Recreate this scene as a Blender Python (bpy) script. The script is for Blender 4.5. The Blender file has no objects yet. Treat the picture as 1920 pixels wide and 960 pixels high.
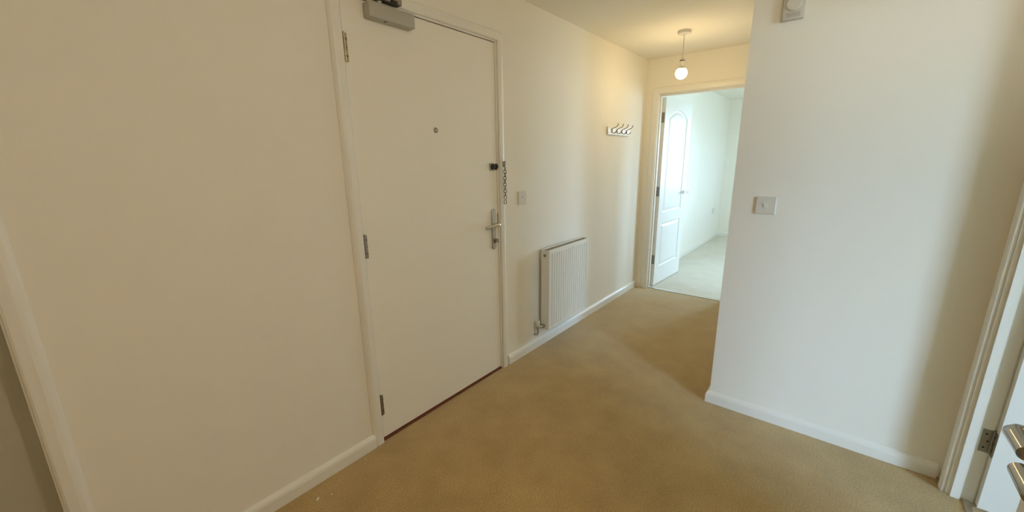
import bpy, bmesh, math, random
from mathutils import Vector, Matrix

random.seed(7)
sc = bpy.context.scene
COL = sc.collection
PI = math.pi

# ------------------------------------------------------------------ camera
cam_d = bpy.data.cameras.new('camera')
cam = bpy.data.objects.new('camera', cam_d)
COL.objects.link(cam)
cam_d.sensor_fit = 'HORIZONTAL'
cam_d.sensor_width = 36.0
cam_d.lens = 36.0 * 746.28 / 1920.0
cam_d.clip_start = 0.02
R_ = (0.62980449, -0.77663058, -0.01382941)
U_ = (0.19057425, 0.13723627, 0.97203275)
F_ = (0.75301246, 0.61482612, -0.23443781)
cam.matrix_world = Matrix(((R_[0], U_[0], -F_[0], 0.0),
                           (R_[1], U_[1], -F_[1], -1.6405),
                           (R_[2], U_[2], -F_[2], 1.3938),
                           (0, 0, 0, 1)))
sc.camera = cam

# ------------------------------------------------------------------ sky, daylight, exposure
SKY = 33.0
world = bpy.data.worlds.new('overcast_sky')
sc.world = world
world.use_nodes = True
wn = world.node_tree
wn.nodes.clear()
w_out = wn.nodes.new('ShaderNodeOutputWorld')
w_bg = wn.nodes.new('ShaderNodeBackground')
w_tc = wn.nodes.new('ShaderNodeTexCoord')
w_sep = wn.nodes.new('ShaderNodeSeparateXYZ')
w_ramp = wn.nodes.new('ShaderNodeValToRGB')
w_ramp.color_ramp.elements[0].position = 0.46
w_ramp.color_ramp.elements[0].color = (0.36, 0.44, 0.50, 1)
w_ramp.color_ramp.elements[1].position = 0.54
w_ramp.color_ramp.elements[1].color = (0.71, 0.98, 1.38, 1)
w_map = wn.nodes.new('ShaderNodeMapRange')
w_map.inputs['From Min'].default_value = -1.0
w_map.inputs['From Max'].default_value = 1.0
wn.links.new(w_tc.outputs['Generated'], w_sep.inputs[0])
wn.links.new(w_sep.outputs['Z'], w_map.inputs['Value'])
wn.links.new(w_map.outputs[0], w_ramp.inputs[0])
wn.links.new(w_ramp.outputs[0], w_bg.inputs['Color'])
w_bg.inputs['Strength'].default_value = SKY
wn.links.new(w_bg.outputs[0], w_out.inputs[0])


def portal(name, loc, sx, sz, rot):
    """daylight sampling aperture laid in a real window opening"""
    d = bpy.data.lights.new(name, 'AREA')
    d.shape = 'RECTANGLE'
    d.size, d.size_y = sx, sz
    d.cycles.is_portal = True
    o = bpy.data.objects.new(name, d)
    o.location = loc
    o.rotation_euler = rot
    COL.objects.link(o)


BED_WIN = (5.35, 6.35, 0.92, 2.06)     # x0, x1, z0, z1 in the far room's right wall
BED_WIN2 = (-2.55, -1.40, 0.92, 2.02)   # y0, y1, z0, z1 in the far room's end wall
LIV_WIN = (-1.15, 0.55, 0.20, 2.12)    # in the side room's outer wall
portal('daylight_bedroom', ((BED_WIN[0] + BED_WIN[1]) / 2, -3.52, (BED_WIN[2] + BED_WIN[3]) / 2),
       BED_WIN[1] - BED_WIN[0], BED_WIN[3] - BED_WIN[2], (PI / 2, 0, 0))
portal('daylight_living', ((LIV_WIN[0] + LIV_WIN[1]) / 2, -5.52, (LIV_WIN[2] + LIV_WIN[3]) / 2),
       LIV_WIN[1] - LIV_WIN[0], LIV_WIN[3] - LIV_WIN[2], (PI / 2, 0, 0))
portal('daylight_bedroom_end', (8.02, (BED_WIN2[0] + BED_WIN2[1]) / 2, (BED_WIN2[2] + BED_WIN2[3]) / 2),
       BED_WIN2[1] - BED_WIN2[0], BED_WIN2[3] - BED_WIN2[2], (PI / 2, 0, PI / 2))
BULB = 84.0
FILL_BULB = 290.0  # strength of the added fill lamp
FILL_LAMP = (0.60, -2.12)

sc.view_settings.view_transform = 'Standard'
sc.view_settings.look = 'None'
sc.view_settings.gamma = 1.0
sc.view_settings.use_curve_mapping = False
sc.view_settings.exposure = 0.0
sc.cycles.max_bounces = 14
sc.cycles.diffuse_bounces = 10
sc.cycles.transparent_max_bounces = 12
sc.cycles.sample_clamp_indirect = 6.0
sc.cycles.use_denoising = True


# ------------------------------------------------------------------ materials
def mat(name, col, rough=0.6, metal=0.0, spec=0.5, bump=None, mottle=None, coat=0.0):
    m = bpy.data.materials.new(name)
    m.use_nodes = True
    nt = m.node_tree
    b = nt.nodes['Principled BSDF']
    b.inputs['Base Color'].default_value = (*col, 1)
    b.inputs['Roughness'].default_value = rough
    b.inputs['Metallic'].default_value = metal
    b.inputs['Specular IOR Level'].default_value = spec
    b.inputs['Coat Weight'].default_value = coat
    tc = nt.nodes.new('ShaderNodeTexCoord')
    if mottle:
        scale, amount = mottle
        n = nt.nodes.new('ShaderNodeTexNoise')
        n.inputs['Scale'].default_value = scale
        n.inputs['Detail'].default_value = 5
        mr = nt.nodes.new('ShaderNodeMapRange')
        mr.inputs['To Min'].default_value = 1 - amount
        mr.inputs['To Max'].default_value = 1 + amount
        mx = nt.nodes.new('ShaderNodeMix')
        mx.data_type = 'RGBA'
        mx.blend_type = 'MULTIPLY'
        mx.inputs[0].default_value = 1
        mx.inputs[6].default_value = (*col, 1)
        nt.links.new(tc.outputs['Object'], n.inputs['Vector'])
        nt.links.new(n.outputs['Fac'], mr.inputs['Value'])
        nt.links.new(mr.outputs[0], mx.inputs[7])
        nt.links.new(mx.outputs[2], b.inputs['Base Color'])
    if bump:
        scale, strength, dist = bump
        n2 = nt.nodes.new('ShaderNodeTexNoise')
        n2.inputs['Scale'].default_value = scale
        n2.inputs['Detail'].default_value = 3
        bp = nt.nodes.new('ShaderNodeBump')
        bp.inputs['Strength'].default_value = strength
        bp.inputs['Distance'].default_value = dist
        nt.links.new(tc.outputs['Object'], n2.inputs['Vector'])
        nt.links.new(n2.outputs['Fac'], bp.inputs['Height'])
        nt.links.new(bp.outputs[0], b.inputs['Normal'])
    return m


M = {}
M['wall'] = mat('cream_wall_paint', (0.86, 0.83, 0.75), 0.75, spec=0.25, bump=(220, 0.12, 0.002), mottle=(3.0, 0.012))
M['ceiling'] = mat('matt_ceiling_paint', (0.87, 0.84, 0.76), 0.9, spec=0.1)
M['gloss'] = mat('white_satin_trim_paint', (0.83, 0.81, 0.75), 0.38, spec=0.5)
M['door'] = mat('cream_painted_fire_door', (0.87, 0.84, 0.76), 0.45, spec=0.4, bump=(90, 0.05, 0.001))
M['shaded_door'] = mat('door_paint_shade_darkened', (0.50, 0.48, 0.40), 0.5, spec=0.3)  # shade of the recess painted in by darkening the leaf colour
M['panel_door'] = mat('white_moulded_panel_door', (0.83, 0.83, 0.80), 0.30, spec=0.5, bump=(120, 0.04, 0.001))
M['chrome'] = mat('polished_chrome', (0.62, 0.60, 0.56), 0.18, metal=1.0)
M['shaded_chrome'] = mat('chrome_dark_reflections', (0.40, 0.37, 0.33), 0.16, metal=1.0)  # chrome darkened so the near levers carry dark reflections
M['satin'] = mat('satin_nickel', (0.50, 0.48, 0.43), 0.38, metal=1.0)
M['steel'] = mat('dull_hinge_steel', (0.34, 0.31, 0.26), 0.42, metal=1.0)
M['brass'] = mat('worn_brass_hinge', (0.44, 0.36, 0.22), 0.36, metal=1.0)
M['dark'] = mat('black_metal', (0.035, 0.028, 0.018), 0.45, spec=0.4)
M['closer'] = mat('silver_painted_closer', (0.46, 0.445, 0.40), 0.42, metal=0.3)
M['plastic'] = mat('white_switch_plastic', (0.70, 0.68, 0.62), 0.35)
M['plastic_button'] = mat('white_button_plastic', (0.78, 0.77, 0.72), 0.3)
M['grey_plastic'] = mat('grey_white_plastic', (0.60, 0.58, 0.53), 0.45)
M['enamel'] = mat('white_radiator_enamel', (0.80, 0.785, 0.72), 0.32)
M['grille'] = mat('radiator_grille_shadow_grey', (0.42, 0.40, 0.35), 0.6)
M['hardwood'] = mat('red_brown_hardwood', (0.16, 0.042, 0.018), 0.5, mottle=(40, 0.25))
M['lint'] = mat('white_lint', (0.85, 0.80, 0.70), 0.9)
M['alu'] = mat('aluminium_threshold', (0.62, 0.60, 0.55), 0.35, metal=1.0)
M['upvc'] = mat('white_window_frame', (0.85, 0.85, 0.85), 0.3)


def carpet_mat(name, CARPET_A, CARPET_B):
    m = bpy.data.materials.new(name)
    m.use_nodes = True
    nt = m.node_tree
    b = nt.nodes['Principled BSDF']
    b.inputs['Roughness'].default_value = 1.0
    b.inputs['Specular IOR Level'].default_value = 0.05
    b.inputs['Sheen Weight'].default_value = 0.6
    b.inputs['Sheen Roughness'].default_value = 0.6
    b.inputs['Sheen Tint'].default_value = (0.9, 0.85, 0.75, 1)
    tc = nt.nodes.new('ShaderNodeTexCoord')
    big = nt.nodes.new('ShaderNodeTexNoise')
    big.inputs['Scale'].default_value = 5.0
    big.inputs['Detail'].default_value = 6
    big.inputs['Roughness'].default_value = 0.6
    fine = nt.nodes.new('ShaderNodeTexNoise')
    fine.inputs['Scale'].default_value = 170
    fine.inputs['Detail'].default_value = 2
    r1 = nt.nodes.new('ShaderNodeValToRGB')
    r1.color_ramp.elements[0].position = 0.32
    r1.color_ramp.elements[0].color = CARPET_A
    r1.color_ramp.elements[1].position = 0.70
    r1.color_ramp.elements[1].color = CARPET_B
    mr = nt.nodes.new('ShaderNodeMapRange')
    mr.inputs['From Min'].default_value = 0.3
    mr.inputs['From Max'].default_value = 0.7
    mr.inputs['To Min'].default_value = 0.76
    mr.inputs['To Max'].default_value = 1.24
    mx = nt.nodes.new('ShaderNodeMix')
    mx.data_type = 'RGBA'
    mx.blend_type = 'MULTIPLY'
    mx.inputs[0].default_value = 1
    bp = nt.nodes.new('ShaderNodeBump')
    bp.inputs['Strength'].default_value = 0.6
    bp.inputs['Distance'].default_value = 0.004
    for n in (big, fine):
        nt.links.new(tc.outputs['Object'], n.inputs['Vector'])
    nt.links.new(big.outputs['Fac'], r1.inputs[0])
    nt.links.new(fine.outputs['Fac'], mr.inputs['Value'])
    nt.links.new(r1.outputs[0], mx.inputs[6])
    nt.links.new(mr.outputs[0], mx.inputs[7])
    nt.links.new(mx.outputs[2], b.inputs['Base Color'])
    nt.links.new(fine.outputs['Fac'], bp.inputs['Height'])
    nt.links.new(bp.outputs[0], b.inputs['Normal'])
    return m


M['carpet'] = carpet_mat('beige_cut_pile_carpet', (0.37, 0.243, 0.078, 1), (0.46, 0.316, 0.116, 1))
M['carpet_daylit'] = carpet_mat('carpet_lightened_for_daylight', (0.52, 0.48, 0.39, 1), (0.60, 0.56, 0.47, 1))  # strong daylight of the far room is mixed into this paler colour


def glass_mat():
    m = bpy.data.materials.new('window_glass')
    m.use_nodes = True
    nt = m.node_tree
    nt.nodes.clear()
    o = nt.nodes.new('ShaderNodeOutputMaterial')
    t = nt.nodes.new('ShaderNodeBsdfTransparent')
    t.inputs[0].default_value = (0.93, 0.97, 0.96, 1)
    g = nt.nodes.new('ShaderNodeBsdfGlossy')
    g.inputs['Roughness'].default_value = 0.02
    f = nt.nodes.new('ShaderNodeFresnel')
    f.inputs[0].default_value = 1.45
    mx = nt.nodes.new('ShaderNodeMixShader')
    nt.links.new(f.outputs[0], mx.inputs[0])
    nt.links.new(t.outputs[0], mx.inputs[1])
    nt.links.new(g.outputs[0], mx.inputs[2])
    nt.links.new(mx.outputs[0], o.inputs[0])
    return m


M['glass'] = glass_mat()


def bulb_mat(name, col, power):
    m = bpy.data.materials.new(name)
    m.use_nodes = True
    b = m.node_tree.nodes['Principled BSDF']
    b.inputs['Base Color'].default_value = (0.9, 0.85, 0.75, 1)
    b.inputs['Emission Color'].default_value = col
    b.inputs['Emission Strength'].default_value = power
    return m


M['bulb'] = bulb_mat('glowing_opal_bulb', (1.0, 0.74, 0.38, 1), BULB)
M['bulb_fill'] = bulb_mat('added_fill_bulb', (1.0, 0.88, 0.71, 1), FILL_BULB)


# ------------------------------------------------------------------ mesh helpers
class MB:
    def __init__(self):
        self.bm = bmesh.new()

    def box(self, a, b, bev=0.0, seg=2):
        lo = [min(a[i], b[i]) for i in range(3)]
        hi = [max(a[i], b[i]) for i in range(3)]
        vs = [self.bm.verts.new((x, y, z)) for x in (lo[0], hi[0]) for y in (lo[1], hi[1]) for z in (lo[2], hi[2])]
        q = [(0, 1, 3, 2), (4, 6, 7, 5), (0, 4, 5, 1), (2, 3, 7, 6), (0, 2, 6, 4), (1, 5, 7, 3)]
        fs = [self.bm.faces.new([vs[i] for i in f]) for f in q]
        if bev:
            es = list({e for f in fs for e in f.edges})
            bmesh.ops.bevel(self.bm, geom=es, offset=bev, segments=seg, profile=0.5, affect='EDGES')
        return self

    def ring_surface(self, rings, close_start=True, close_end=True, loop=False):
        rows = [[self.bm.verts.new(p) for p in r] for r in rings]
        n = len(rows[0])
        m = len(rows)
        for i in range(m if loop else m - 1):
            a, b = rows[i], rows[(i + 1) % m]
            for k in range(n):
                self.bm.faces.new((a[k], a[(k + 1) % n], b[(k + 1) % n], b[k]))
        if not loop:
            if close_start:
                self.bm.faces.new(list(reversed(rows[0])))
            if close_end:
                self.bm.faces.new(rows[-1])
        return self

    def tube(self, pts, r, seg=12, loop=False):
        pts = [Vector(p) for p in pts]
        n = len(pts)
        rs = r if isinstance(r, (list, tuple)) else [r] * n
        rings = []
        up = None
        for i, p in enumerate(pts):
            if loop:
                t = (pts[(i + 1) % n] - pts[i - 1]).normalized()
            else:
                t = (pts[min(i + 1, n - 1)] - pts[max(i - 1, 0)]).normalized()
            if up is None:
                up = Vector((0, 0, 1)) if abs(t.z) < 0.9 else Vector((1, 0, 0))
            s = t.cross(up).normalized()
            up = s.cross(t).normalized()
            rings.append([p + (s * math.cos(2 * PI * k / seg) + up * math.sin(2 * PI * k / seg)) * rs[i] for k in range(seg)])
        return self.ring_surface(rings, loop=loop)

    def cyl(self, a, b, r, seg=20, chamfer=0.0):
        a, b = Vector(a), Vector(b)
        if chamfer:
            d = (b - a).normalized() * chamfer
            return self.lathe_axis(a, b - a, [(r - chamfer, 0), (r, chamfer), (r, (b - a).length - chamfer), (r - chamfer, (b - a).length)], seg)
        return self.lathe_axis(a, b - a, [(r, 0), (r, (b - a).length)], seg)

    def lathe_axis(self, org, axis, prof, seg=24):
        org = Vector(org)
        t = Vector(axis).normalized()
        up = Vector((0, 0, 1)) if abs(t.z) < 0.9 else Vector((1, 0, 0))
        s = t.cross(up).normalized()
        u = s.cross(t).normalized()
        rings = [[org + t * h + (s * math.cos(2 * PI * k / seg) + u * math.sin(2 * PI * k / seg)) * max(r, 1e-4) for k in range(seg)] for r, h in prof]
        return self.ring_surface(rings)

    def prism(self, poly, frame, depth):
        """poly of (u, v); frame = (origin, U, V, N); swept along N by depth"""
        o, U, V, N = [Vector(q) for q in frame]
        r0 = [o + U * p[0] + V * p[1] for p in poly]
        r1 = [q + N * depth for q in r0]
        return self.ring_surface([r0, r1])

    def build(self, name, material, parent=None, smooth=False, loc=None):
        bmesh.ops.recalc_face_normals(self.bm, faces=self.bm.faces)
        me = bpy.data.meshes.new(name)
        self.bm.to_mesh(me)
        self.bm.free()
        o = bpy.data.objects.new(name, me)
        me.materials.append(material)
        if smooth:
            for p in me.polygons:
                p.use_smooth = True
            me.set_sharp_from_angle(angle=math.radians(38))
        COL.objects.link(o)
        if parent:
            o.parent = parent
        if loc is not None:
            o.location = loc
        return o


def thing(name, label, cat, loc=(0, 0, 0), rotz=0.0, group=None, kind=None):
    o = bpy.data.objects.new(name, None)
    o.empty_display_size = 0.05
    o.location = loc
    o.rotation_euler = (0, 0, rotz)
    COL.objects.link(o)
    return tag(o, label, cat, group, kind)


def tag(o, label=None, cat=None, group=None, kind=None):
    if label:
        o['label'] = label
    if cat:
        o['category'] = cat
    if group:
        o['group'] = group
    if kind:
        o['kind'] = kind
    return o


def struct(o, label=None, cat=None):
    return tag(o, label, cat, None, 'structure')


# ------------------------------------------------------------------ main dimensions
H = 2.333            # ceiling height
XP = 2.332           # partition face
YP = -1.2154         # partition corner
XF, XF2 = 4.182, 4.282   # end wall of the corridor, both faces
XR = 7.95            # far wall of the far room
YR, YR2 = -2.165, -2.242  # wall with the side doorway
SK = 0.07            # skirting height

# ------------------------------------------------------------------ floor and ceiling
fl = MB().box((-1.55, -5.6, -0.1), (4.21, 0.3, 0.0)).build('floor', M['carpet'])
fb = MB().box((4.21, -5.6, -0.1), (8.05, 0.3, 0.0)).build('floor', M['carpet_daylit'])
struct(fb, 'carpet of the bright far room, daylight lightened into its colour', 'floor')
struct(fl, 'beige cut pile carpet covering the hall and rooms', 'floor')
ce = MB().box((-1.55, -5.5, H), (8.05, 0.3, H + 0.1)).build('ceiling', M['ceiling'])
struct(ce, 'plain matt cream ceiling above the hall', 'ceiling')

# ------------------------------------------------------------------ walls
FD0, FD1, FDT = 0.9486, 1.8726, 2.045     # front door leaf
w = MB()
w.box((-1.55, 0, 0), (-0.885, 0.15, H))
w.box((-0.885, 0, 2.075), (-0.092, 0.15, H))
w.box((-0.092, 0, 0), (0.925, 0.15, H))
w.box((0.925, 0, 2.068), (1.897, 0.15, H))
w.box((1.897, 0, 0), (8.05, 0.15, H))
struct(w.build('wall_left', M['wall']), 'long cream wall holding the white front door and radiator', 'wall')
# backing of the two left openings
struct(MB().box((-1.55, 0.16, 0), (2.2, 0.2, H)).build('wall_outer', M['wall']), 'wall closing off the space behind the left doors', 'wall')

w = MB()
w.box((XF, -0.118, 0), (XF2, 0, H))
w.box((XF, -0.925, 2.022), (XF2, -0.118, H))
w.box((XF, -3.45, 0), (XF2, -0.925, H))
struct(w.build('wall_end', M['wall']), 'narrow end wall around the open far doorway', 'wall')

w = MB()
w.box((XP, YR2, 0), (XP + 0.1, YP, H))
w.box((XP + 0.1, YP - 0.1, 0), (XF, YP, H))
struct(w.build('wall_partition', M['wall']), 'projecting cream partition wall with switch and thermostat', 'wall')

w = MB()
w.box((1.20, YR2, 0), (1.432, YR, H))
w.box((1.432, YR2, 2.03), (2.252, YR, H))
w.box((2.252, YR2, 0), (XP, YR, H))
w.box((1.20, -2.76, 0), (1.30, YR2, H))
w.box((0.80, -2.76, 0), (1.20, -2.66, H))
w.box((-0.02, -2.76, 2.03), (0.80, -2.66, H))
w.box((-1.55, -2.76, 0), (-0.02, -2.66, H))
w.box((-0.06, -3.16, 0), (0.84, -3.12, H))
w.box((-0.06, -3.12, 0), (-0.02, -2.76, H))
w.box((0.80, -3.12, 0), (0.84, -2.76, H))
struct(w.build('wall_right', M['wall']), 'right hand cream wall around the bright side doorway', 'wall')

struct(MB().box((-1.55, -5.5, 0), (-1.45, 0, H)).build('wall_back', M['wall']), 'cream wall closing the hall at its near end', 'wall')
y0, y1, z0, z1 = BED_WIN2
w = MB()
w.box((XR, -3.45, 0), (8.05, y0, H))
w.box((XR, y1, 0), (8.05, 0, H))
w.box((XR, y0, 0), (8.05, y1, z0))
w.box((XR, y0, z1), (8.05, y1, H))
struct(w.build('wall_bedroom_far', M['wall']), 'far wall of the bright room beyond the panelled door', 'wall')

x0, x1, z0, z1 = BED_WIN
w = MB()
w.box((XF2, -3.55, 0), (x0, -3.45, H))
w.box((x1, -3.55, 0), (8.05, -3.45, H))
w.box((x0, -3.55, 0), (x1, -3.45, z0))
w.box((x0, -3.55, z1), (x1, -3.45, H))
struct(w.build('wall_bedroom_right', M['wall']), 'window wall of the bright far room', 'wall')
x0, x1, z0, z1 = LIV_WIN
w = MB()
w.box((-1.55, -5.6, 0), (x0, -5.5, H))
w.box((x1, -5.6, 0), (4.30, -5.5, H))
w.box((x0, -5.6, 0), (x1, -5.5, z0))
w.box((x0, -5.6, z1), (x1, -5.5, H))
struct(w.build('wall_living_outer', M['wall']), 'window wall of the side room', 'wall')
struct(MB().box((4.20, -5.5, 0), (4.30, -3.55, H)).build('wall_living_side', M['wall']), 'side wall of the side room', 'wall')


def window(n, win, at, label, rotz=0.0):
    x0, x1, z0, z1 = win
    loc = (at, (x0 + x1) / 2, z0) if rotz else ((x0 + x1) / 2, at, z0)
    t = thing('window_%d' % n, label, 'window', loc, rotz, kind='structure')
    hx, hz = (x1 - x0) / 2, z1 - z0
    f = 0.055
    m = MB()
    m.box((-hx, -0.03, 0), (hx, 0.03, f))
    m.box((-hx, -0.03, hz - f), (hx, 0.03, hz))
    m.box((-hx, -0.03, f), (-hx + f, 0.03, hz - f))
    m.box((hx - f, -0.03, f), (hx, 0.03, hz - f))
    m.box((-f / 2, -0.03, f), (f / 2, 0.03, hz - f))
    m.build('window_frame', M['upvc'], t)
    for s in (-1, 1):
        a, b = sorted((s * f / 2, s * (hx - f)))
        MB().box((a, -0.004, f), (b, 0.004, hz - f)).build('pane', M['glass'], t)


window(1, BED_WIN, -3.49, 'white framed window in the right wall of the bright far room')
window(2, LIV_WIN, -5.54, 'tall white framed window of the side room')
window(3, BED_WIN2, 7.99, 'white framed window in the end wall of the bright far room', PI / 2)


# ------------------------------------------------------------------ skirting boards
def skirting(name, a, b, n, ext0=0.0, ext1=0.0):
    """chamfered board from a to b (x, y); n = direction into the room"""
    a, b = Vector((a[0], a[1], 0)), Vector((b[0], b[1], 0))
    d = (b - a).normalized()
    N = Vector((n[0], n[1], 0))
    prof = [(0, 0), (0.018, 0), (0.018, 0.046), (0.0155, 0.056), (0.010, 0.064), (0.004, SK), (0, SK)]
    rows = []
    for q, e in ((a, -ext0), (b, ext1)):
        rows.append([q + d * (e * p[0] / 0.018) + N * p[0] + Vector((0, 0, p[1])) for p in prof])
    m = MB().ring_surface(rows)
    return struct(m.build(name, M['gloss']), None, None)


skirting('baseboard_left', (-0.036, 0), (0.895, 0), (0, -1))
skirting('baseboard_left', (1.945, 0), (XF, 0), (0, -1), 0, -0.018)
skirting('baseboard_end', (XF, -0.018), (XF, -0.066), (-1, 0))
skirting('baseboard_end', (XF, -0.972), (XF, YP), (-1, 0), 0, -0.018)
skirting('baseboard_corridor', (XP, YP), (XF, YP), (0, 1), 0.018, -0.018)
skirting('baseboard_partition', (XP, YR + 0.018), (XP, YP), (-1, 0), 0, 0.018)
skirting('baseboard_bedroom_left', (XF2, 0), (XR, 0), (0, -1), 0, -0.018)
skirting('baseboard_bedroom_far', (XR, 0), (XR, -3.45), (-1, 0), -0.018, -0.018)
skirting('baseboard_right', (1.30, YR), (1.385, YR), (0, 1))
skirting('baseboard_back', (-1.45, 0), (-1.45, -2.66), (1, 0), -0.018, -0.018)


# ------------------------------------------------------------------ door linings and architraves
ARCH = [(0, 0), (0.012, 0), (0.016, 0.006), (0.017, 0.030), (0.014, 0.042), (0.009, 0.050), (0.004, 0.055), (0, 0.055)]


def architrave(name, x0, x1, zt, wide, frame_fn, parent):
    """three mitred lengths round an opening (x0..x1, 0..zt); frame_fn maps (along, out, up) to world"""
    k = wide / 0.055
    for side in ('left', 'head', 'right'):
        rows = []
        if side == 'left':
            ends = [((x0, 0.0), (-1, 0)), ((x0, zt), (-1, 1))]
        elif side == 'right':
            ends = [((x1, zt), (1, 1)), ((x1, 0.0), (1, 0))]
        else:
            ends = [((x0, zt), (-1, 1)), ((x1, zt), (1, 1))]
        for (u, v), (du, dv) in ends:
            rows.append([frame_fn(u + du * q * k, p, v + dv * q * k) for p, q in ARCH])
        MB().ring_surface(rows).build('architrave', M['gloss'], parent)


def lining(x0, x1, zt, d0, d1, frame_fn, parent, th=0.024, stop=None):
    """jambs and head round the clear opening, depth d0 (room side) to d1"""
    def bx(m, u0, u1, p0, p1, v0, v1):
        pts = [frame_fn(u, p, v) for u in (u0, u1) for p in (p0, p1) for v in (v0, v1)]
        m.box([min(q[i] for q in pts) for i in range(3)], [max(q[i] for q in pts) for i in range(3)])
        return m
    bx(MB(), x0 - th, x0, d0, d1, 0, zt).build('jamb', M['gloss'], parent)
    bx(MB(), x1, x1 + th, d0, d1, 0, zt).build('jamb', M['gloss'], parent)
    bx(MB(), x0 - th, x1 + th, d0, d1, zt, zt + th).build('head', M['gloss'], parent)
    if stop:
        s0, s1, t = stop
        bx(MB(), x0, x0 + t, s0, s1, 0, zt).build('door_stop', M['gloss'], parent)
        bx(MB(), x1 - t, x1, s0, s1, 0, zt).build('door_stop', M['gloss'], parent)
        bx(MB(), x0 + t, x1 - t, s0, s1, zt - t, zt).build('door_stop', M['gloss'], parent)


# left wall: out is -y
f_left = lambda u, p, v: Vector((u, -p, v))
# end wall: along = -y, out = -x
f_end = lambda u, p, v: Vector((XF - p, -u, v))
f_end2 = lambda u, p, v: Vector((XF2 + p, -u, v))
# right wall: out = +y
f_right = lambda u, p, v: Vector((u, YR + p, v))
f_right2 = lambda u, p, v: Vector((u, YR2 - p, v))
f_near = lambda u, p, v: Vector((u, -2.66 + p, v))

G = 0.0025     # clearance between leaf and lining
t1 = thing('trim_1', 'cream painted frame around the closed front door', 'door frame', (0, 0, 0), kind='structure')
lining(FD0 - G, FD1 + G, FDT + 0.005, 0.001, -0.14, f_left, t1, th=0.0235, stop=(-0.046, -0.075, 0.012))
architrave('architrave', FD0 - 0.008, FD1 + 0.016, FDT + 0.014, 0.052, f_left, t1)
MB().box((FD0 - G, -0.006, 0), (FD1 + G, 0.10, 0.013), 0.002).build('threshold', M['hardwood'], t1)

t2 = thing('trim_2', 'cream frame around the open far doorway', 'door frame', (0, 0, 0), kind='structure')
lining(0.137, 0.905, 2.0, 0.001, -(XF2 - XF) - 0.001, f_end, t2, th=0.0185, stop=(-0.03, -0.062, 0.012))
architrave('architrave', 0.131, 0.911, 2.006, 0.065, f_end, t2)
architrave('architrave', 0.131, 0.911, 2.006, 0.065, f_end2, t2)

t3 = thing('trim_3', 'white frame around the side doorway at the right', 'door frame', (0, 0, 0), kind='structure')
lining(1.452, 2.228, 2.0, 0.001, -0.078, f_right, t3, th=0.0195, stop=(-0.012, -0.040, 0.010))
architrave('architrave', 1.446, 2.234, 2.006, 0.062, f_right, t3)
architrave('architrave', 1.446, 2.234, 2.006, 0.062, f_right2, t3)

t4 = thing('trim_4', 'cream frame of the doorway at the left edge', 'door frame', (0, 0, 0), kind='structure')
lining(-0.862, -0.092 + 0.001, 2.05, 0.001, -0.14, f_left, t4, th=0.022)
architrave('architrave', -0.868, -0.086, 2.056, 0.050, f_left, t4)

t5 = thing('trim_5', 'white frame of the near cupboard doorway', 'door frame', (0, 0, 0), kind='structure')
lining(0.0, 0.777, 2.0, 0.001, -0.101, f_near, t5, th=0.019)


# ------------------------------------------------------------------ hinges
def hinge(parent, m, loc, ax_u, ax_v, h=0.102, plates=((1, 0.018),), r=0.0062, name='hinge'):
    """knuckle barrel with leaf plates; ax_u = direction of plate 1, ax_v = direction of plate 2"""
    L = Vector(loc)
    b = MB()
    n = 5
    for k in range(n):
        z0 = -h / 2 + h * k / n
        b.cyl(L + Vector((0, 0, z0 + 0.0006)), L + Vector((0, 0, z0 + h / n - 0.0006)), r, 12)
    b.cyl(L + Vector((0, 0, h / 2)), L + Vector((0, 0, h / 2 + 0.004)), r * 0.7, 12)
    o = b.build(name, m, parent, smooth=True)
    for ax, wd, nrm in (ax_u, ax_v):
        A = Vector(ax)
        N = Vector(nrm)
        p = MB()
        q = [L + A * 0.002 + Vector((0, 0, -h / 2)), L + A * wd + Vector((0, 0, -h / 2)),
             L + A * wd + Vector((0, 0, h / 2)), L + A * 0.002 + Vector((0, 0, h / 2))]
        p.ring_surface([[c - N * 0.0012 for c in q], [c + N * 0.0012 for c in q]])
        po = p.build('hinge_plate', m, o)
        s = MB()
        for zz in (-0.3, 0.0, 0.3):
            c = L + A * wd * (0.62 if zz else 0.40) + Vector((0, 0, zz * h))
            s.cyl(c + N * 0.0010, c + N * 0.0022, 0.0038, 10)
        s.build('screw', M['dark'], o)
    return o


# ------------------------------------------------------------------ front door
d1 = thing('door_1', 'closed plain cream front door with closer, peephole and chain lock', 'door', (FD0, 0, 0), kind='structure')
LW = FD1 - FD0
MB().box((0, 0.0, 0.017), (LW, 0.044, FDT), 0.0015).build('leaf', M['door'], d1)
for z, m in ((1.848, M['brass']), (1.018, M['steel']), (0.204, M['steel'])):
    hinge(d1, m, (0.001, -0.0055, z), ((1, 0, 0), 0.012, (0, -1, 0)), ((-1, 0, 0), 0.006, (0, -1, 0)), h=0.108)
# peephole
pp = MB().lathe_axis((0.459, 0.0, 1.547), (0, -1, 0), [(0.0135, 0), (0.0135, 0.002), (0.011, 0.0045), (0.0075, 0.005), (0.0065, 0.003)], 24).build('peephole', M['steel'], d1, True)
MB().lathe_axis((0.459, -0.0028, 1.547), (0, -1, 0), [(0.0068, 0), (0.005, 0.0012), (0.002, 0.0018)], 16).build('lens', M['satin'], pp, True)


def stadium(cx, cz, w, h, n=10):
    r = w / 2
    pts = []
    for k in range(n + 1):
        a = PI * k / n
        pts.append((cx + r * math.cos(a), cz + h / 2 - r + r * math.sin(a)))
    for k in range(n + 1):
        a = PI + PI * k / n
        pts.append((cx + r * math.cos(a), cz - h / 2 + r + r * math.sin(a)))
    return pts


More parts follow.
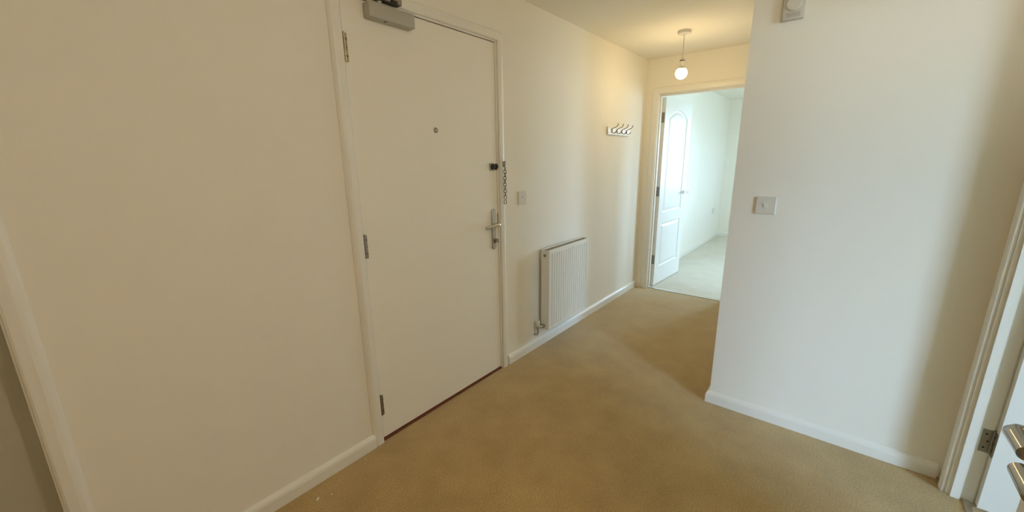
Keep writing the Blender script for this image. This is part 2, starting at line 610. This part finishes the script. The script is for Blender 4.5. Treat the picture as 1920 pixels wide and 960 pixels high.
# lever handle on its long backplate (local x runs along the leaf)
hx, hz = 1.829 - FD0, 0.976
Y0 = Vector((0, 0, 0))
fr = lambda y: ((0, y, 0), (1, 0, 0), (0, 0, 1), (0, -1, 0))
hd = MB()
big, small = stadium(hx, hz, 0.037, 0.255), stadium(hx, hz, 0.029, 0.247)
hd.ring_surface([[Vector((p[0], 0.0, p[1])) for p in big], [Vector((p[0], -0.006, p[1])) for p in big],
                 [Vector((p[0], -0.010, p[1])) for p in small]])
handle = hd.build('handle', M['satin'], d1, True)
lz = 1.008
MB().lathe_axis((hx, -0.009, lz), (0, -1, 0), [(0.015, 0), (0.015, 0.006), (0.010, 0.009), (0.0095, 0.048)], 20).build('lever_neck', M['chrome'], handle, True)
lv = MB()
lv.tube([(hx + 0.012, -0.050, lz + 0.002), (hx, -0.054, lz + 0.002), (hx - 0.02, -0.055, lz + 0.001), (hx - 0.06, -0.054, lz - 0.002),
         (hx - 0.095, -0.051, lz - 0.005), (hx - 0.116, -0.047, lz - 0.007), (hx - 0.120, -0.046, lz - 0.007)],
        [0.006, 0.0095, 0.0095, 0.009, 0.0095, 0.0095, 0.006], 14)
lv.build('lever', M['chrome'], handle, True)
kz = 0.907
MB().prism(stadium(hx, kz - 0.004, 0.017, 0.034), ((0, -0.009, 0), (1, 0, 0), (0, 0, 1), (0, -1, 0)), 0.004).build('lock_cylinder', M['steel'], handle, True)
MB().prism(stadium(hx - 0.001, kz - 0.006, 0.006, 0.020, 6), ((0, -0.013, 0), (1, 0, 0), (0, 0, 1), (0, -1, 0)), 0.001).build('keyhole', M['dark'], handle)
th = MB()
th.cyl((hx, -0.010, kz + 0.005), (hx, -0.026, kz + 0.005), 0.0065, 14)
th.box((hx - 0.0045, -0.044, kz - 0.012), (hx + 0.0045, -0.026, kz + 0.013), 0.003)
th.build('thumb_turn', M['satin'], handle, True)
# night latch striking edge: dark gap beside the handle
MB().box((LW - 0.004, -0.0015, 1.00), (LW + 0.0015, 0.0, 1.07)).build('latch_plate', M['dark'], d1)

# chain receiver on the leaf: base plate with two dark keyhole rings
cz = 1.356
cp = MB().box((1.806 - FD0, -0.006, cz - 0.022), (1.872 - FD0, 0.0, cz + 0.022), 0.002).build('chain_receiver', M['satin'], d1, True)
for cx in (1.828, 1.857):
    ring = [(cx - FD0 + 0.0115 * math.cos(2 * PI * k / 20), -0.010, cz + 0.0135 * math.sin(2 * PI * k / 20)) for k in range(20)]
    MB().tube(ring, 0.0055, 10, loop=True).build('receiver_ring', M['dark'], cp, True)

# door closer
c0, c1 = 1.050 - FD0, 1.280 - FD0
cl = MB().box((c0, -0.050, 1.977), (c1, 0.0, 2.037), 0.0045, 3).build('door_closer', M['closer'], d1, True)
MB().lathe_axis((1.135 - FD0, -0.030, 1.9775), (0, 0, -1), [(0.0075, 0), (0.0075, 0.001), (0.0045, 0.0016), (0.004, 0.0004)], 16).build('closer_screw', M['dark'], cl, True)
a_ = MB()
a_.cyl((1.112 - FD0, -0.028, 2.036), (1.112 - FD0, -0.028, 2.052), 0.013, 18)
a_.build('closer_spindle', M['satin'], cl, True)
a_ = MB()
a_.box((1.090 - FD0, -0.046, 2.050), (1.205 - FD0, -0.020, 2.057), 0.002)
a_.box((1.170 - FD0, -0.042, 2.056), (1.200 - FD0, -0.018, 2.070), 0.003)
a_.build('closer_arm', M['dark'], cl, True)
a_ = MB()
a_.box((1.175 - FD0, -0.038, 2.070), (1.195 - FD0, -0.006, 2.078), 0.002)
a_.box((1.150 - FD0, -0.030, 2.062), (1.230 - FD0, -0.0165, 2.104), 0.002)
a_.build('closer_bracket', M['steel'], cl, True)

# ------------------------------------------------------------------ security chain hanging on the frame
ch = thing('door_chain', 'steel security chain hanging beside the front door above the handle', 'door chain', (1.918, -0.017, 1.125))
m = MB()
m.box((-0.008, -0.004, 0.228), (0.009, 0.004, 0.262), 0.002)
m.build('anchor_plate', M['steel'], ch, True)
m = MB()
m.tube([(0.004, -0.004, 0.262), (0.003, -0.010, 0.258), (0.000, -0.012, 0.246), (-0.003, -0.011, 0.234), (0.0, -0.006, 0.226)], 0.0030, 8)
m.build('anchor_hook', M['dark'], ch, True)
nl = 10
for k in range(nl):
    z = 0.219 - k * 0.0195
    a = 0.35 if k % 2 == 0 else 0.35 + PI / 2
    rz, rw = 0.0132, 0.0085
    pts = []
    for j in range(18):
        t = 2 * PI * j / 18
        s = math.sin(t)
        cc = math.cos(t)
        off = cc * rw
        pts.append((off * math.cos(a) + 0.001 * math.sin(k), -0.011 + off * math.sin(a), z + s * rz))
    MB().tube(pts, 0.0026, 8, loop=True).build('chain_link', M['steel'], ch, True)
ring = [(0.0115 * math.cos(2 * PI * k / 24), -0.011, 0.0125 + 0.0115 * math.sin(2 * PI * k / 24)) for k in range(24)]
MB().tube(ring, 0.0030, 10, loop=True).build('end_ring', M['steel'], ch, True)


# ------------------------------------------------------------------ moulded panel door
def offset_loop(pts, d):
    n = len(pts)
    out = []
    for i in range(n):
        p0, p1, p2 = Vector(pts[i - 1]), Vector(pts[i]), Vector(pts[(i + 1) % n])
        e1, e2 = (p1 - p0).normalized(), (p2 - p1).normalized()
        n1, n2 = Vector((-e1.y, e1.x)), Vector((-e2.y, e2.x))
        b = n1 + n2
        b = b / max(b.dot(b) / 2, 0.2)
        out.append(p1 + b * d)
    return out


def crown(x0, x1, zs, rise, n=18):
    """cathedral arch from (x1, zs) back to (x0, zs)"""
    r = []
    for k in range(n + 1):
        t = k / n
        r.append((x1 + (x0 - x1) * t, zs + rise * (1 - (2 * t - 1) ** 2) ** 0.95))
    return r


def panel_leaf(parent, W, T, ZT, material):
    """local: hinge edge at x=0, leaf along +x, thickness 0..-T in y (face at y=-T), both faces moulded"""
    st, zb = 0.112, 0.008
    lz0, lz1 = 0.205, 0.695
    uz0, uzs, rise = 0.812, 1.800, 0.085
    x0, x1 = st, W - st
    F = lambda: MB()
    m = MB()
    m.box((0, -T, zb), (x0, 0, ZT))
    m.box((x1, -T, zb), (W, 0, ZT))
    m.box((x0, -T, zb), (x1, 0, lz0))
    m.box((x0, -T, lz1), (x1, 0, uz0))
    arch = crown(x0, x1, uzs, rise)
    poly = [(x0, ZT), (x1, ZT)] + arch
    m.prism(poly, ((0, 0, 0), (1, 0, 0), (0, 0, 1), (0, -1, 0)), T)
    m.build('leaf', material, parent)
    for outl in ([(x0, lz0), (x1, lz0), (x1, lz1), (x0, lz1)], [(x0, uz0), (x1, uz0)] + arch):
        m = MB()
        for face in (0, 1):
            rows = []
            for off, dep in ((0, 0.0), (0.006, 0.0065), (0.013, 0.0085), (0.020, 0.0085), (0.042, 0.0025), (0.048, 0.0020)):
                lp = offset_loop(outl, off) if off else [Vector(p) for p in outl]
                y = -T + dep if face == 0 else -dep
                rows.append([Vector((p[0], y, p[1])) for p in lp])
            m.ring_surface(rows, close_start=False, close_end=True)
        m.build('panel', material, parent)


def lever_set(parent, x, z, y_face, out, to_x):
    """round rose and straight lever on one face"""
    n = Vector((0, out, 0))
    c = Vector((x, y_face, z))
    rose = MB().lathe_axis(c, n, [(0.025, 0), (0.025, 0.005), (0.022, 0.008), (0.010, 0.009), (0.0095, 0.045)], 24).build('handle', M['chrome'], parent, True)
    e = c + n * 0.050
    MB().tube([e - n * 0.010, e - n * 0.002, e + Vector((to_x * 0.008, 0, 0)), e + Vector((to_x * 0.06, 0, 0)), e + Vector((to_x * 0.115, 0, 0)) - n * 0.004],
              [0.0095, 0.0105, 0.0105, 0.0095, 0.008], 14).build('lever', M['chrome'], rose, True)
    return rose


# far door, swung open into the bright room
d2 = thing('door_2', 'white two panel door standing open in the far doorway', 'door', (4.289, -0.137, 0), math.radians(-3.0), kind='structure')
panel_leaf(d2, 0.762, 0.035, 1.985, M['panel_door'])
lever_set(d2, 0.762 - 0.060, 1.0, -0.035, -1, -1)
lever_set(d2, 0.762 - 0.060, 1.0, 0.0, 1, -1)
for z in (1.792, 1.046, 0.302):
    hinge(d2, M['steel'], (-0.003, 0.0015, z), ((0, -1, 0), 0.031, (-1, 0, 0)), ((-1, 0.05, 0), 0.026, (0, -1, 0)), h=0.10)

# side door at the right, swung open into the side room; leaf runs along -y
d3 = thing('door_3', 'white panelled door standing open inside the right hand doorway', 'door', (2.227, -2.248, 0), math.radians(-90.6), kind='structure')
panel_leaf(d3, 0.762, 0.035, 1.985, M['panel_door'])
lever_set(d3, 0.762 - 0.060, 1.0, -0.035, -1, -1)
lever_set(d3, 0.762 - 0.060, 1.0, 0.0, 1, -1)
for z in (1.785, 1.02, 0.288):
    hinge(d3, M['steel'], (-0.002, 0.001, z), ((0, -1, 0), 0.031, (-1, 0, 0)), ((-1, 0, 0), 0.032, (0, -1, 0)), h=0.10)

# cupboard door at the left edge, set back in its frame
d4 = thing('door_4', 'recessed door at the left edge of the hall, shade darkened into its colour', 'door', (-0.858, 0.112, 0), kind='structure')
MB().box((0, 0, 0.01), (0.762, 0.035, 2.045), 0.0015).build('leaf', M['shaded_door'], d4)

# near door seen edge on at the right, its levers reaching into view
d5 = thing('door_5', 'open door seen edge on at right with two chrome levers', 'door', (0.797, -2.655, 0), kind='structure')
DE = 0.760       # free edge
MB().box((-0.04, 0, 0.01), (0, DE, 1.985), 0.0015).build('leaf', M['panel_door'], d5)
for out, xf, tip, lz in ((1, 0.0, 0.009, 1.0), (-1, -0.04, 0.018, 0.985)):
    c = Vector((xf, DE - 0.055, lz))
    n = Vector((out, 0, 0))
    rose = MB().lathe_axis(c, n, [(0.024, 0), (0.024, 0.005), (0.021, 0.008), (0.0115, 0.009), (0.0105, 0.046)], 20).build('handle', M['shaded_chrome'], d5, True)
    e = c + n * 0.052
    q = Vector((e.x, DE + tip, e.z))
    Y = Vector((0, 1, 0))
    MB().tube([e - n * 0.012, e - n * 0.003, e + Y * 0.004, e + Y * 0.014, q - Y * 0.016, q - Y * 0.004 - n * 0.001, q - n * 0.006, q - n * 0.016, q - n * 0.062],
              [0.0105, 0.0115, 0.0115, 0.0110, 0.0110, 0.0115, 0.0115, 0.0110, 0.0105], 16).build('lever', M['shaded_chrome'], rose, True)

# threshold bars where carpets meet
for nm, a, b, lab in (('threshold_bar', (4.196, -0.905, 0.0), (4.222, -0.137, 0.005), 'thin metal carpet bar across the far doorway'),
                      ('threshold_bar', (1.452, -2.235, 0.0), (2.228, -2.212, 0.005), 'thin metal carpet bar across the right hand doorway')):
    o = MB().box(a, b, 0.0015).build(nm, M['alu'])
    tag(o, lab, 'threshold bar')

# ------------------------------------------------------------------ radiator
RX0, RX1, RZ0, RZ1 = 2.312, 2.905, 0.146, 0.757
rd = thing('radiator', 'white ribbed panel radiator mounted low on the left wall', 'radiator', (RX0, 0, RZ0))
W_, Hh = RX1 - RX0, RZ1 - RZ0
yf, yb = -0.098, -0.034
# ribbed front panel: cross section in x with shallow vertical channels
m = MB()
edge = 0.030
nrib = 17
pitch = (W_ - 2 * edge) / nrib
xs = [(0.0, 0.0)]
for k in range(nrib):
    a = edge + k * pitch
    xs += [(a, 0.0), (a + pitch * 0.12, 0.009), (a + pitch * 0.40, 0.009), (a + pitch * 0.52, 0.0)]
xs.append((W_, 0.0))
zr = [(0.0, 1, 0.004), (0.004, 1, 0.0), (0.022, 1, 0.0), (0.036, 0, 0), (Hh - 0.036, 0, 0), (Hh - 0.022, 1, 0.0), (Hh - 0.004, 1, 0.0), (Hh, 1, 0.004)]
grid = []
for z, flat, back in zr:
    grid.append([m.bm.verts.new((x, yf + (back if flat else dy), z)) for x, dy in xs])
for i in range(len(grid) - 1):
    for k in range(len(xs) - 1):
        m.bm.faces.new((grid[i][k], grid[i][k + 1], grid[i + 1][k + 1], grid[i + 1][k]))
m.build('front_panel', M['enamel'], rd, True)
m = MB()
m.box((0.004, yb, 0.0), (W_ - 0.004, yb + 0.006, Hh - 0.004))
m.box((0.006, yf + 0.007, 0.0), (W_ - 0.006, yf + 0.012, Hh - 0.008))
m.build('back_panel', M['enamel'], rd)
for a in (-0.002, W_ - 0.002):
    MB().box((a, yb + 0.006, 0.003), (a + 0.004, yf + 0.001, Hh + 0.003), 0.0015).build('end_cap', M['enamel'], rd)
m = MB()
m.box((0.002, yb + 0.002, Hh - 0.004), (W_ - 0.002, yb + 0.013, Hh + 0.003), 0.001)
m.box((0.002, yf + 0.001, Hh - 0.004), (W_ - 0.002, yf + 0.014, Hh + 0.003), 0.001)
m.build('top_rail', M['enamel'], rd)
m = MB()
for k in range(40):
    x = 0.012 + k * (W_ - 0.024) / 39
    m.box((x - 0.0015, yf + 0.014, Hh - 0.010), (x + 0.0015, yb + 0.002, Hh - 0.003))
m.box((0.004, -0.064, Hh - 0.008), (W_ - 0.004, -0.060, Hh - 0.001))
g_ = m.build('top_grille', M['grille'], rd)
g_['kind'] = 'stuff'
# convector fins between the panels
m = MB()
for k in range(36):
    x = 0.02 + k * (W_ - 0.04) / 35
    m.box((x - 0.0006, yf + 0.013, 0.03), (x + 0.0006, yb - 0.001, Hh - 0.02))
f_ = m.build('convector_fins', M['grille'], rd)
f_['kind'] = 'stuff'
# bleed plug, valve, pipe tail and brackets
MB().lathe_axis((-0.002, -0.061, Hh - 0.036), (-1, 0, 0), [(0.011, 0), (0.011, 0.004), (0.008, 0.006), (0.005, 0.005), (0.004, 0.010)], 18).build('bleed_plug', M['steel'], rd, True)
VY, VX = -0.034, -0.052
v = MB()
v.lathe_axis((-0.002, -0.056, 0.034), (-1, 0, 0), [(0.011, 0), (0.011, 0.006), (0.015, 0.007), (0.015, 0.020), (0.010, 0.021), (0.010, 0.026)], 16)
v.tube([(-0.020, -0.056, 0.034), (-0.034, -0.050, 0.034), (VX, VY, 0.034)], 0.010, 14)
v.lathe_axis((VX, VY, 0.012), (0, 0, 1), [(0.010, 0), (0.010, 0.010), (0.013, 0.011), (0.013, 0.026), (0.010, 0.034)], 16)
vo = v.build('valve', M['satin'], rd, True)
MB().lathe_axis((VX, VY, 0.040), (0, 0, 1), [(0.0135, 0), (0.0155, 0.004), (0.0155, 0.034), (0.0125, 0.040)], 18).build('valve_cap', M['plastic'], vo, True)
MB().tube([(VX, VY, 0.014), (VX, VY, -0.018), (VX, VY + 0.004, -0.027), (VX, VY + 0.012, -0.033), (VX, -0.002, -0.035)], 0.0072, 12).build('pipe_tail', M['satin'], rd, True)
for a in (0.08, W_ - 0.08):
    MB().box((a - 0.02, yb, 0.05), (a + 0.02, 0.0, Hh - 0.06)).build('bracket', M['enamel'], rd)


# ------------------------------------------------------------------ switches and thermostat
def plate(name, label, cat, c, fr_, w_, h_, th_, button, group=None):
    """square faceplate on a wall; fr_ = (along, out)"""
    A, N = Vector(fr_[0]), Vector(fr_[1])
    t = thing(name, label, cat, c, group=group)
    b = MB()
    rows = []
    for ins, dep in ((0, 0), (0, th_ * 0.55), (0.003, th_)):
        rows.append([A * sx * (w_ / 2 - ins) + Vector((0, 0, sz * (h_ / 2 - ins))) + N * dep for sx, sz in ((-1, -1), (1, -1), (1, 1), (-1, 1))])
    b.ring_surface(rows)
    b.build('faceplate', M['plastic'], t)
    for s in (-1, 1):
        p = A * s * w_ * 0.35 + N * (th_ - 0.0002)
        MB().lathe_axis(p, N, [(0.0032, 0), (0.003, 0.0009)], 10).build('screw_cap', M['plastic'], t)
    button(t, A, N, th_)
    return t


def rocker(t, A, N, th_):
    b = MB()
    q = [A * sx * 0.0105 + Vector((0, 0, sz * 0.0125)) for sx, sz in ((-1, -1), (1, -1), (1, 1), (-1, 1))]
    b.ring_surface([[c + N * (th_ - 0.001) for c in q],
                    [c * 0.94 + N * (th_ + (0.0045 if c.z > 0 else 0.0015)) for c in q]])
    b.build('rocker', M['plastic_button'], t)


def spur(t, A, N, th_):
    MB().lathe_axis(Vector((0, 0, 0.006)) + A * 0.004 + N * (th_ - 0.0005), N, [(0.008, 0), (0.008, 0.0015), (0.005, 0.003)], 16).build('flex_outlet', M['grey_plastic'], t, True)


plate('wall_switch', 'small white blank switch plate between front door and radiator', 'switch', (2.120, 0, 1.148), ((1, 0, 0), (0, -1, 0)), 0.086, 0.088, 0.009, spur)
plate('wall_switch', 'square white light switch on the projecting partition wall', 'switch', (XP, -1.370, 1.157), ((0, -1, 0), (-1, 0, 0)), 0.086, 0.086, 0.010, rocker)
plate('wall_socket', 'distant white socket plate low on the bright far room wall', 'socket', (7.53, 0, 0.49), ((1, 0, 0), (0, -1, 0)), 0.146, 0.086, 0.010, rocker)

th_ = thing('thermostat', 'grey white wall thermostat box above the partition light switch', 'thermostat', (XP, -1.378, 1.982))
m = MB().box((-0.028, -0.040, 0), (0.0, 0.040, 0.120), 0.004)
m.build('housing', M['grey_plastic'], th_, True)
MB().lathe_axis((-0.028, 0.0, 0.062), (-1, 0, 0), [(0.030, 0), (0.030, 0.004), (0.026, 0.008), (0.006, 0.009)], 28).build('dial', M['plastic'], th_, True)
m = MB()
for k in range(3):
    m.box((-0.0288, -0.026, 0.010 + k * 0.006), (-0.0275, 0.026, 0.0125 + k * 0.006))
o = m.build('vent_slots', M['grille'], th_)

# ------------------------------------------------------------------ coat hook rail
ck = thing('coat_rail', 'white coat rail with four wire double hooks high on left wall', 'coat rail', (3.335, 0, 1.600))
MB().box((0, -0.016, 0), (0.450, 0, 0.066), 0.002).build('board', M['gloss'], ck)
hook0 = None
for k in range(4):
    x = 0.068 + 0.104 * k
    if hook0 is None:
        m = MB()
        m.tube([(0, -0.060, 0.030), (0, -0.056, 0.022), (0, -0.046, 0.014), (0, -0.032, 0.011), (0, -0.022, 0.018), (0, -0.019, 0.034),
                (0, -0.021, 0.046), (0, -0.032, 0.054), (0, -0.050, 0.060), (0, -0.066, 0.066), (0, -0.074, 0.078), (0, -0.077, 0.092)],
               [0.0040, 0.0042, 0.0036, 0.0034, 0.0036, 0.0038, 0.0036, 0.0034, 0.0034, 0.0036, 0.0042, 0.0040], 10)
        hook0 = m.build('hook', M['steel'], ck, True, (x, 0, 0))
        base0 = MB().box((-0.007, -0.0195, 0.020), (0.007, -0.0155, 0.050), 0.001).build('hook_plate', M['steel'], hook0)
    else:
        c = hook0.copy()
        COL.objects.link(c)
        c.location = (x, 0, 0)
        b2 = base0.copy()
        COL.objects.link(b2)
        b2.parent = c

# ------------------------------------------------------------------ pendant lamp and added fill lamp
def pendant(label, x, y, glow):
    pl_ = thing('pendant_lamp', label, 'lamp', (x, y, H))
    MB().lathe_axis((0, 0, 0), (0, 0, -1), [(0.050, 0), (0.050, 0.014), (0.046, 0.022), (0.020, 0.026), (0.010, 0.032), (0.006, 0.038)], 32).build('ceiling_rose', M['plastic'], pl_, True)
    MB().cyl((0, 0, -0.034), (0, 0, -0.192), 0.0034, 10).build('flex', M['grey_plastic'], pl_, True)
    hl = MB().lathe_axis((0, 0, -0.178), (0, 0, -1), [(0.005, 0), (0.010, 0.010), (0.016, 0.020), (0.0165, 0.028), (0.0165, 0.062), (0.0175, 0.070)], 24).build('lamp_holder', M['plastic'], pl_, True)
    MB().lathe_axis((0, 0, -0.2065), (0, 0, -1), [(0.0155, 0), (0.0185, 0.001), (0.0185, 0.006), (0.0155, 0.007)], 24).build('holder_ring', M['dark'], hl, True)
    RB, CZ = 0.043, 0.056
    MB().lathe_axis((0, 0, -0.244), (0, 0, -1), [(0.0135, 0.0), (0.016, 0.008), (0.030, 0.0245), (0.0295, 0.0250)], 28).build('bulb_base', M['plastic'], pl_, True)
    prof = [(max(RB * math.sin(math.radians(a)), 0.0003), CZ - RB * math.cos(math.radians(a))) for a in range(44, 181, 8)] + [(0.0003, CZ + RB)]
    MB().lathe_axis((0, 0, -0.244), (0, 0, -1), prof, 28).build('bulb', M[glow], pl_, True)


pendant('bare glowing bulb hanging on a short flex before the far doorway', 3.440, -0.562, 'bulb')
pendant('added fill bulb, unseen over the near end of the hall', FILL_LAMP[0], FILL_LAMP[1], 'bulb_fill')  # added out of view to brighten the left wall

# ------------------------------------------------------------------ lint on the carpet
for i, (x, y, s, lab) in enumerate(((0.559, -0.097, 0.006, 'largest white speck of lint on the carpet near left skirting'),
                                    (0.608, -0.119, 0.0035, 'small pale speck of lint on carpet beside the largest speck'),
                                    (0.813, -0.050, 0.0035, 'tiny pale speck of lint on carpet near the front door frame'))):
    bm = bmesh.new()
    bmesh.ops.create_icosphere(bm, subdivisions=2, radius=s)
    for v_ in bm.verts:
        k = 1 + 0.35 * math.sin(v_.co.x * 900 + i) * math.cos(v_.co.y * 700)
        v_.co = Vector((v_.co.x * 1.4 * k, v_.co.y * 0.7 * k, v_.co.z * 0.6 * k))
    m = MB()
    m.bm.free()
    m.bm = bm
    o = m.build('lint_speck', M['lint'], None, True, (x, y, s * 0.45))
    o.rotation_euler = (0, 0, 0.7 + i)
    tag(o, lab, 'lint')
